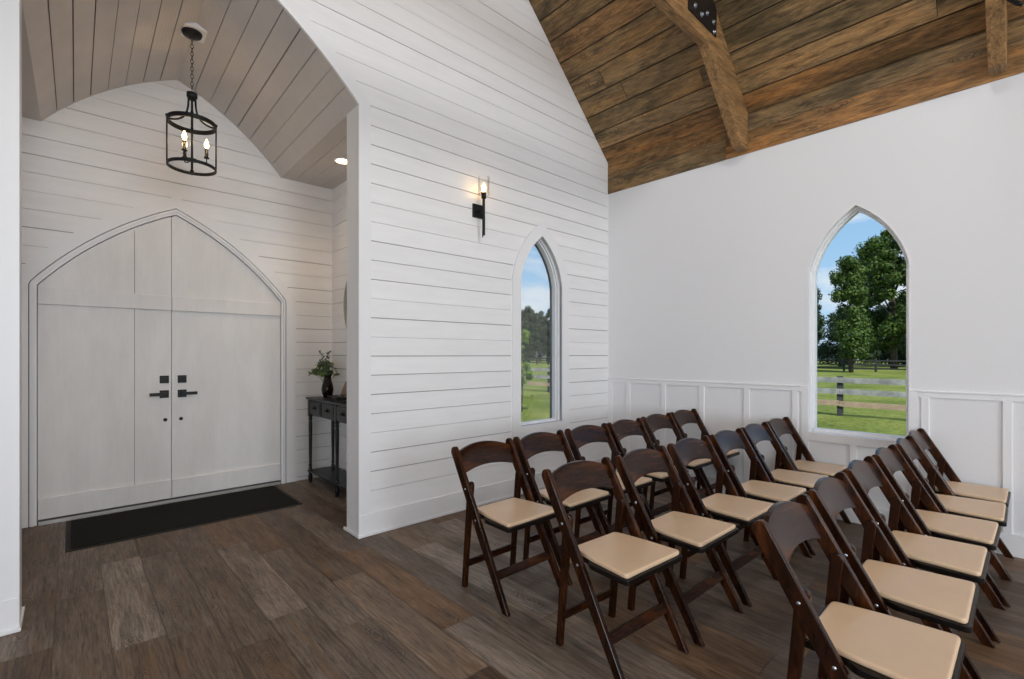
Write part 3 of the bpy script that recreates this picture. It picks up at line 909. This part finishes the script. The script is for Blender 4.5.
# vase with greenery
VX_, VY_, VZ_ = 1.965, 4.99, .901
vs = thing('vase', 'smoked brown glass vase on the far end of the console table', 'vase', (VX_, VY_, VZ_))
mb = MB(); mb.lathe([(.030, 0), (.040, .006), (.056, .05), (.060, .09), (.052, .14), (.036, .19), (.036, .215), (.044, .235), (.041, .235), (.033, .21), (.033, .19), (.048, .14), (.055, .09), (.051, .05), (.036, .012)], n=24)
mb.build('glass_body', M['vase'], vs)
bq = thing('bouquet', 'loose bouquet of green leaves and small white flowers in the vase', 'flowers', (VX_, VY_, VZ_+.03))
br = random.Random(4)
def leaf(mb, p, d, L, W):
    d = Vector(d).normalized(); s = d.cross(Vector((br.uniform(-1, 1), br.uniform(-1, 1), br.uniform(-1, 1)))).normalized()
    p = Vector(p); up = d.cross(s)
    mb.face([p, p+d*L*.45+s*W/2+up*W*.1, p+d*L, p+d*L*.45-s*W/2+up*W*.1])
stems, l1, l2, pet = MB(), MB(), MB(), MB()
for i in range(44):
    a = br.uniform(0, 2*pi); sp = br.uniform(.04, .26)
    h = br.uniform(.27, .38)-sp*.38
    if i in (3, 9): sp, h = .12, .44
    tip = Vector((sp*cos(a)*.5-.01, sp*sin(a)*1.15+.05, h+.01))
    base = Vector((br.uniform(-.012, .012), br.uniform(-.012, .012), 0))
    midp = Vector((tip.x*.18, tip.y*.18, .21))
    pts = []
    for k in range(9):
        f = k/8
        pts.append(base*(1-f)**2+midp*2*f*(1-f)+tip*f*f)
    stems.tube(pts, .0018, 5)
    tgt = l1 if i % 3 else l2
    for k in range(30):
        f = br.uniform(.45, 1.0); q = base*(1-f)**2+midp*2*f*(1-f)+tip*f*f
        if q.z < .20: continue
        dr = (br.uniform(-1, 1), br.uniform(-1, 1), br.uniform(-.4, 1))
        leaf(tgt, q, dr, br.uniform(.026, .050), br.uniform(.014, .026))
for i in range(7):
    a = br.uniform(0, 2*pi); r_ = br.uniform(.04, .12); c = Vector((r_*cos(a), r_*sin(a), br.uniform(.24, .31)))
    for k in range(22): 
        dr = Vector((br.uniform(-1, 1), br.uniform(-1, 1), br.uniform(-1, 1))); leaf(pet, c, dr, .018, .011)
stems.build('stems', M['bark'], bq); l1.build('leaves', M['euc'], bq, merge=False, fix=False); l2.build('grey_leaves', M['euc2'], bq, merge=False, fix=False)
pet.build('white_flowers', M['petal'], bq, merge=False, fix=False)
# tray of black beads and a leaning piece of bleached wood
tr = thing('tray', 'low black openwork tray on the console table', 'tray', (1.955, 4.52, .901))
mb = MB(); mb.box(-.10, .10, -.20, .20, 0, .008); mb.build('tray_base', M['black'], tr, bevel=.002)
mb = MB()
ring = [(.1*sx, .2*sy, .04) for sx, sy in ((-1, -1), (1, -1), (1, 1), (-1, 1))]
mb.tube(ring, .004, 6, closed=True)
for k in range(9):
    f = -.2+.05*k
    for x in (-.1, .1): mb.tube([(x, f, .005), (x, f, .04)], .003, 6)
for k in range(5):
    f = -.1+.05*k
    for y in (-.2, .2): mb.tube([(f, y, .005), (f, y, .04)], .003, 6)
mb.build('rail', M['black'], tr)
bd = random.Random(3)
mb = MB()
for k in range(26):
    a = k*.5; rr = .03+.002*k
    mb.lathe([(.002, -.011), (.009, -.006), (.011, 0), (.009, .006), (.002, .011)], (rr*cos(a), rr*sin(a)*2.0, .020), 10)
o = mb.build('bead_string', M['black']); o.location = (1.955, 4.52, .902)
tag(o, 'coiled string of black beads lying in the tray', 'beads')
mb = MB()
dr_ = random.Random(9)
for k in range(5):
    y = .05-.028*k
    pts = [(.03, y+.03, 0), (.045, y+.01, .06), (.05, y-.02, .12), (.055, y-.045-.008*k, .17+.012*k)]
    mb.tube(pts, [.013, .016, .013, .006], 8)
o = mb.build('driftwood', M['tan']); o.location = (2.03, 4.80, .901)
tag(o, 'bleached tan driftwood ornament standing behind the tray', 'ornament')
# round mirror
mr = thing('wall_mirror', 'round mirror with pale frame, mostly hidden behind the arch jamb', 'mirror', (VR, 4.50, 1.87))
mb = MB(); mb.lathe([(.43, 0), (.43, .012)], n=56, M=Matrix.Rotation(-pi/2, 3, 'Y')); mb.build('mirror_glass', M['mirror'], mr)
mb = MB(); mb.tube([(-.016, .445*cos(2*pi*k/56), .445*sin(2*pi*k/56)) for k in range(56)], .017, 10, closed=True); mb.build('mirror_frame', M['paletrim'], mr)

# ------------------------------------------------------------------ lantern pendant
LX, LY = .683, 4.40
pl = thing('lantern_pendant', 'black cage lantern with three candle bulbs hanging in the entry', 'lamp', (LX, LY, 3.83))
def L_(z): return z-3.83
mb = MB(); mb.box(-.095, .095, -.095, .095, .004, .045)
mb.build('mounting_block', M['trim'], pl, bevel=.004)
mb = MB(); mb.lathe([(.012, -.032), (.030, -.028), (.062, -.018), (.068, -.002), (.068, .003)], n=28); mb.build('canopy', M['black'], pl)
z = L_(3.80); k = 0
mb = MB()
while z > L_(3.40):
    a = pi/2*(k % 2)
    mb.tube([(.009*cos(t)*cos(a), .009*cos(t)*sin(a), z-.014+.018*sin(t)) for t in [2*pi*q/12 for q in range(12)]], .0022, 5, closed=True)
    z -= .029; k += 1
mb.build('chain', M['black'], pl)
HZ = L_(3.345)
mb = MB(); mb.lathe([(.010, .035), (.018, .028), (.036, .022), (.036, -.010), (.024, -.018), (.024, -.03), (.008, -.036)][::-1], (0, 0, HZ), 20)
mb.tube([(0, 0, HZ), (0, 0, L_(2.765))], .008, 10); mb.lathe([(.004, 0), (.013, .008), (.013, .02), (.008, .03)], (0, 0, L_(2.75)), 12)
mb.build('centre_rod', M['black'], pl)
RR = .158; UZ, DZ = L_(3.133), L_(2.797)
for zz, hh, nm in ((UZ, .016, 'upper_ring'), (DZ, .011, 'lower_ring')):
    mb = MB(); n = 48
    def ringp(r): return [(r*cos(2*pi*q/n), r*sin(2*pi*q/n)) for q in range(n)]
    mb.band(ringp(RR-.006), ringp(RR+.004), lambda u, w, d: (u, w, d), zz-hh, zz+hh, closed=True)
    mb.build(nm, M['black'], pl)
A0 = math.radians(81.2)
for q in range(4):
    a = A0+q*pi/2; c, s_ = cos(a), sin(a)
    mb = MB(); mb.tube([(RR*c, RR*s_, UZ+.02), (RR*c, RR*s_, DZ-.012)], .0055, 8)
    mb.lathe([(.003, .012), (.010, .006), (.010, -.006), (.003, -.012)][::-1], (RR*c, RR*s_, UZ+.024), 8)
    mb.build('cage_bar', M['black'], pl)
    pts = []
    for k in range(13):
        f = k/12; r_ = .022+(RR-.022)*f**2.2; zz = HZ-.01+(UZ-HZ+.01)*(1-(1-f)**2.0)
        r_ = .022+(RR-.022)*(f**2.4)
        pts.append((r_*c, r_*s_, zz))
    mb = MB(); mb.tube(pts, .007, 8); mb.build('arm', M['black'], pl)
mb = MB(); mb.lathe([(.008, -.012), (.036, -.006), (.036, .008), (.010, .014)], (0, 0, L_(2.85)), 20); mb.build('candle_hub', M['black'], pl)
for q in range(3):
    a = math.radians(-8.8+120*q); c, s_ = cos(a), sin(a); r_ = .095
    mb = MB(); z0 = L_(2.85)
    mb.tube([(.02*c, .02*s_, z0), (.06*c, .06*s_, z0-.006), (r_*c, r_*s_, z0+.004), (r_*c, r_*s_, z0+.04)], .0045, 8)
    mb.lathe([(.018, 0), (.020, .006), (.012, .008), (.012, .075)], (r_*c, r_*s_, z0+.035), 14)
    cd = mb.build('candle', M['black'], pl)
    mb = MB(); mb.lathe([(.006, 0), (.015, .02), (.016, .035), (.010, .055), (.002, .075)], (r_*c, r_*s_, z0+.110), 14)
    mb.build('bulb', M['bulb'], cd)

# ------------------------------------------------------------------ wall sconce
SX, SZ = 2.662, 2.62
sc = thing('wall_sconce', 'black wall sconce with one lit candle bulb on the shiplap wall', 'lamp', (SX, YA, SZ))
mb = MB(); mb.box(-.055, .055, -.018, -.001, -.055, .065); mb.build('backplate', M['black'], sc, bevel=.003)
PY = -.095
mb = MB(); mb.box(-.009, .009, PY, -.015, -.010, .010); mb.box(-.009, .009, PY-.009, PY+.009, -.225, .105)
mb.box(-.004, .004, PY+.010, PY+.018, -.24, .0)
mb.build('stem', M['black'], sc, bevel=.002)
mb = MB(); mb.lathe([(.010, .095), (.022, .10), (.022, .150), (.016, .152)], (0, PY, 0), 18); mb.build('bulb_cup', M['black'], sc)
mb = MB(); mb.lathe([(.056, .132), (.056, .136), (.02, .137)], (0, PY, 0), 24)
mb.build('glass_plate', M['shade'], sc)
mb = MB(); n = 24
mb.band([(.052*cos(2*pi*q/n), PY+.052*sin(2*pi*q/n)) for q in range(n)], [(.050*cos(2*pi*q/n), PY+.050*sin(2*pi*q/n)) for q in range(n)], lambda u, w, d: (u, w, d), .137, .285, closed=True)
mb.build('glass_shade', M['shade'], sc)
mb = MB(); mb.lathe([(.009, 0), (.018, .025), (.019, .042), (.012, .066), (.002, .086)], (0, PY, .150), 16); mb.build('bulb', M['bulb'], sc)

# recessed downlight
dl = thing('recessed_downlight', 'small round lit downlight in the flat entry ceiling', 'lamp', (1.905, 4.47, VZ))
mb = MB(); n = 28
mb.band([(.078*cos(2*pi*q/n), .078*sin(2*pi*q/n)) for q in range(n)], [(.060*cos(2*pi*q/n), .060*sin(2*pi*q/n)) for q in range(n)], lambda u, w, d: (u, w, d), -.006, .001, closed=True)
mb.build('trim_ring', M['trim'], dl)
mb = MB(); mb.lathe([(.060, -.004), (.060, -.001)], n=28); mb.build('lens', M['can'], dl)

# ------------------------------------------------------------------ outside
gm = MB(); N = 60
gr = random.Random(2)
def gh(x, y):
    r_ = hypot(x-XB, y-YA); k = max(0, min(1, (r_-12)/40))
    return GZ+k*(.10*sin(x*.11+.5)+.08*sin(y*.13))
xs = [-60+220*i/N for i in range(N+1)]; ys = [-60+220*i/N for i in range(N+1)]
for i in range(N):
    for j in range(N):
        gm.face([(xs[i], ys[j], gh(xs[i], ys[j])), (xs[i+1], ys[j], gh(xs[i+1], ys[j])), (xs[i+1], ys[j+1], gh(xs[i+1], ys[j+1])), (xs[i], ys[j+1], gh(xs[i], ys[j+1]))], True)
structure(gm.build('ground', M['grass']), 'green pasture outside the windows')
def fence(name, label, p0, p1, n, rails, ph, mats, postm, rh=.15, pw=.13, group=None, skip=None):
    p0, p1 = Vector((*p0, 0)), Vector((*p1, 0)); d = (p1-p0); L = d.length; ang = atan2(d.y, d.x)
    t = thing(name, label, 'fence', (p0.x, p0.y, gh(p0.x, p0.y)), ang, group)
    for k in range(n+1):
        x = L*k/n; wx = p0+d*(k/n); z0 = gh(wx.x, wx.y)-gh(p0.x, p0.y)
        mb = MB(); mb.box(x-pw/2, x+pw/2, .02, .02+pw, z0-.1, z0+ph); mb.build('post', postm, t, bevel=.006)
    for (zc, mt_) in zip(rails, mats):
        mb = MB()
        for k in range(n):
            x0, x1 = L*k/n, L*(k+1)/n; w0 = p0+d*(k/n); w1 = p0+d*((k+1)/n)
            za, zb_ = gh(w0.x, w0.y)-gh(p0.x, p0.y)+zc, gh(w1.x, w1.y)-gh(p0.x, p0.y)+zc+gr.uniform(-.015, .015)
            mb.prism([(x0+.005, za-rh/2), (x1-.005, zb_-rh/2), (x1-.005, zb_+rh/2), (x0+.005, za+rh/2)], lambda u, w, dd: (u, dd, w), -.02, .018)
        mb.build('rail', mt_, t)
    return t
# near fence runs along y beyond the panelled wall, then turns along x
FX = 15.9; FY = 15.4
mr3 = [M['fence'], M['fence'], M['fence_tan']]
fence('board_fence', 'weathered three rail board fence beyond the panelled wall window', (FX, 34.52), (FX, -13.08), 17, [1.01, .69, .35], 1.12, mr3, M['post'])
fence('board_fence', 'low dark two rail fence just inside the near board fence', (FX-1.3, 17.0), (FX-1.3, 31), 6, [.86, .50], .98, [M['post']]*2, M['post'])
fence('board_fence', 'dark far fence in front of the tree line', (56, 60), (54, -30), 36, [1.05, .68, .3], 1.25, [M['fence_far']]*3, M['fence_far'], .13, .16)

def crown(seed, rx, rz, zc, nb, per, ls, base=None, cone=0):
    r_ = random.Random(seed); mb = MB()
    blobs = []
    for i in range(nb):
        u = Vector((r_.gauss(0, 1), r_.gauss(0, 1), r_.gauss(0, 1))).normalized()*r_.uniform(.35, .92)
        w = 1-cone*(u.z*.5+.5)
        if cone < .1: u = Vector([math.copysign(abs(q)**.72, q) for q in u])
        blobs.append((Vector((u.x*rx*w, u.y*rx*w, zc+u.z*rz)), max(r_.uniform(.16, .30)*rx, r_.uniform(.62, .85) if rx < 3.2 and rx > 1 else 0)*(.6+.4*w)))
    for c, br_ in blobs:
        for k in range(per):
            d = Vector((r_.gauss(0, 1), r_.gauss(0, 1), r_.gauss(0, .8))).normalized()
            p = c+d*br_*r_.uniform(.55, 1.08)
            if p.z < .1: continue
            a = Vector((r_.uniform(-1, 1), r_.uniform(-1, 1), r_.uniform(-1, 1))).normalized()
            b_ = (a.cross(d)+Vector((.01, 0, 0))).normalized(); a = (a-d*.5*a.dot(d)).normalized(); s = ls*r_.uniform(.6, 1.3)
            mb.face([p-a*s/2, p+b_*s*.3, p+a*s/2, p-b_*s*.3])
    return mb
def make_tree(label, loc, h, rx, mat, seed, nb=60, per=150, ls=.28, low=.12, cone=0, cat='tree', group=None, name='tree', tr_r=.22):
    t = thing(name, label, cat, (loc[0], loc[1], gh(loc[0], loc[1])), seed*.7, group)
    zc = h*(low+1)/2; rz = h*(1-low)/2
    crown(seed, rx, rz, zc, nb, per, ls, cone=cone).build('crown', mat, t, merge=False, fix=False)
    r_ = random.Random(seed+50); mb = MB()
    pts = [(r_.uniform(-.1, .1)*k*.3, r_.uniform(-.1, .1)*k*.3, -.1+(h*.8)*k/6) for k in range(7)]
    mb.tube(pts, [tr_r*(1-.13*k) for k in range(7)], 8)
    for k in range(8):
        a = r_.uniform(0, 2*pi); z0 = h*r_.uniform(.25, .6); e = rx*.6
        mb.tube([(0, 0, z0), (e*.5*cos(a), e*.5*sin(a), z0+h*.07), (e*cos(a), e*sin(a), z0+h*.16)], [tr_r*.4, tr_r*.25, tr_r*.1], 6)
    mb.build('trunk', M['bark'], t)
    return t
def polar(px, F):     # place along the sight line through a window: px column, forward distance
    f = 479.708; a = px-512
    fx, rx_ = .67595, .73695
    return ((fx*f+rx_*a)*F/f, (.73695*f-.67595*a)*F/f)
make_tree('large broad green oak beyond the far fence', polar(894, 50), 14.9, 3.7, M['leaf_oak'], 1, 150, 210, .34, .05, tr_r=.35)
make_tree('smaller green tree at the left of the large oak', polar(851, 44), 11.2, 1.2, M['leaf_oak'], 2, 54, 210, .28, .08)
make_tree('dark narrow tree at the left edge of the panelled wall window', polar(809, 54), 10.4, 1.3, M['leaf_dark'], 3, 50, 190, .28, .02, .4)
make_tree('low dark thicket tree filling behind the smaller green tree', polar(840, 64), 7.4, 3.8, M['leaf_far'], 4, 80, 180, .34, 0)
make_tree('low dark thicket tree behind the large oak', polar(890, 70), 9.0, 4.6, M['leaf_far'], 5, 90, 180, .36, 0)
make_tree('low dark thicket tree at the right edge of the panelled wall window', polar(928, 60), 9.0, 4.6, M['leaf_far'], 7, 80, 180, .36, 0)
make_tree('low dark thicket tree behind the narrow dark tree', polar(782, 80), 9.5, 4.2, M['leaf_far'], 6, 80, 170, .34, 0)
for (px, F, h, rx, lb) in [(507, 84, 9.6, 2.6, 'tree line tree just beyond the left edge of the shiplap wall window'),
        (519, 108, 12.2, 2.6, 'tree line tree at far left, shiplap wall window'),
        (529, 92, 11.4, 2.3, 'tallest tree line tree, middle of shiplap wall window'),
        (540, 117, 13.4, 2.6, 'tree line tree right of the tallest, shiplap wall window'),
        (550, 101, 11.2, 2.3, 'lower tree line tree near right edge, shiplap wall window'),
        (563, 126, 14.0, 3.0, 'tree line tree just beyond the right edge of the shiplap wall window')]:
    make_tree(lb, polar(px, F), h, rx, M['leaf_far'], int(px), 80, 150, .42, 0, .15)
def hedge(label, P0, P1, n, h, seed):
    t = thing('hedge', label, 'hedge', (P0[0], P0[1], gh(*P0)))
    r_ = random.Random(seed); mb = MB()
    for k in range(n):
        f = k/(n-1); c = Vector(((P1[0]-P0[0])*f, (P1[1]-P0[1])*f, h*r_.uniform(.25, .6)))
        for q in range(130):
            d = Vector((r_.gauss(0, 1), r_.gauss(0, 1), r_.gauss(0, 1))).normalized()
            p = c+d*h*.55*r_.uniform(.5, 1.1)
            if p.z < 0: continue
            a = Vector((r_.uniform(-1, 1), r_.uniform(-1, 1), r_.uniform(-1, 1))).normalized(); b_ = (a.cross(d)+Vector((.01, 0, 0))).normalized(); s = .45*r_.uniform(.6, 1.3)
            mb.face([p-a*s/2, p+b_*s*.3, p+a*s/2, p-b_*s*.3])
    mb.build('foliage', M['leaf_far'], t, merge=False, fix=False)
    mb = MB()
    for k in range(0, n, 3):
        f = k/(n-1); x, y = (P1[0]-P0[0])*f, (P1[1]-P0[1])*f
        mb.tube([(x, y, -.1), (x+.1, y, h*.5)], .06, 5)
    mb.build('stems', M['bark'], t)
hedge('dark hedgerow under the trees, panelled wall window', (104, -18), (104, 54), 84, 4.4, 3)
hedge('dark hedgerow under the tree line, shiplap wall window', polar(480, 136), polar(600, 136), 50, 5.2, 4)
make_tree('slender bright green sapling at the left edge of the shiplap wall window', polar(522, 14.5), 2.6, .36, M['leaf_light'], 30, 36, 60, .09, .25, name='sapling', tr_r=.03)

# ------------------------------------------------------------------ sky, sun and lamps
w = bpy.data.worlds.new('world'); scene.world = w; w.use_nodes = True
nt = w.node_tree; nt.nodes.clear(); g = G(nt)
out = g.n('ShaderNodeOutputWorld'); bg = g.n('ShaderNodeBackground')
tc = g.n('ShaderNodeTexCoord').outputs['Generated']
sep = g.n('ShaderNodeSeparateXYZ'); g.l(tc, sep.inputs[0])
sky = g.ramp(sep.outputs['Z'], [(0, (.56, .74, .92)), (.16, (.38, .62, .90)), (.42, (.19, .44, .82)), (1, (.07, .22, .6))])
cl = g.noise(g.mapping(tc, scale=(2.0, 2.0, 5.5)), 2.6, 7, .56, .3)
cloud = g.ramp(cl, [(.47, (0, 0, 0)), (.60, (1, 1, 1))])
lo = g.ramp(sep.outputs['Z'], [(0, (1, 1, 1)), (.35, (.55, .55, .55)), (.8, (.3, .3, .3))])
c = g.mix(g.math('MULTIPLY', cloud, lo), sky, (.80, .86, .93))
g.l(c, bg.inputs[0]); bg.inputs[1].default_value = .55; g.l(bg.outputs[0], out.inputs[0])

def lamp(name, kind, loc, energy, color, rot=(0, 0, 0), **k):
    d = bpy.data.lights.new(name, kind); d.energy = energy; d.color = color
    for a, v in k.items(): setattr(d, a, v)
    o = bpy.data.objects.new(name, d); col.objects.link(o); o.location = loc; o.rotation_euler = rot
    return o
sun = lamp('sun', 'SUN', (0, 0, 20), 3.4, (1, .95, .86), angle=.012)
sun.rotation_euler = Vector((.72, 1.0, -1.35)).to_track_quat('-Z', 'Y').to_euler()
def aim(v): return Vector(v).to_track_quat('-Z', 'Y').to_euler()
DAY = (.85, .93, 1.0)
for i, a in enumerate(winL):
    lamp('window_daylight_boost', 'AREA', (XL+.06, a.c, 1.75), (12, 34, 44, 30)[i], DAY, aim((1, 0, 0)), shape='RECTANGLE', size=.8, size_y=1.9)  # area lamp inside each unseen left window, added to boost its daylight
lamp('end_window_daylight_boost', 'AREA', (.7, YR+.08, 2.6), 205, DAY, aim((0, 1, 0)), shape='RECTANGLE', size=2.8, size_y=3.8)  # added area lamp strengthening the daylight from behind the camera
for q in range(3):
    a = math.radians(-8.8+120*q)
    lamp('candle_light', 'POINT', (LX+.095*cos(a), LY+.095*sin(a), 3.0), 2.0, (1, .66, .34), shadow_soft_size=.02)
for px_, py_, pw_ in ((1.7, .3, 52), (.7, -4.2, 80)):
    lamp('added_overhead_light', 'POINT', (px_, py_, 4.9), pw_, (1, .985, .97), shadow_soft_size=.22)  # unseen lamps without fixtures, added to brighten seats and floor
lamp('sconce_light', 'POINT', (SX, YA-.095, SZ+.19), 2.4, (1, .66, .34), shadow_soft_size=.02)
lamp('downlight_beam', 'SPOT', (1.905, 4.47, VZ-.02), 14, (1, .76, .5), (0, 0, 0), spot_size=math.radians(130), spot_blend=.9, shadow_soft_size=.05)

# ------------------------------------------------------------------ camera
cam = bpy.data.cameras.new('camera'); co = bpy.data.objects.new('camera', cam); col.objects.link(co)
cam.sensor_width = 36; cam.sensor_fit = 'HORIZONTAL'
cam.lens = 479.708/1024*36
cam.shift_y = 15/1024
cam.clip_start = .02; cam.clip_end = 500
co.location = (0, 0, 1.35)
fwd = Vector((.67595, .73695, 0))
co.rotation_euler = fwd.to_track_quat('-Z', 'Y').to_euler()
scene.camera = co
vs_ = scene.view_settings
vs_.view_transform = 'Standard'; vs_.look = 'None'; vs_.exposure = 0.86; vs_.gamma = 1; vs_.use_curve_mapping = False
scene.cycles.max_bounces = 10; scene.cycles.diffuse_bounces = 6; scene.cycles.transparent_max_bounces = 16
scene.cycles.sample_clamp_indirect = 6; scene.cycles.use_denoising = True
scene.cycles.caustics_reflective = False; scene.cycles.caustics_refractive = False
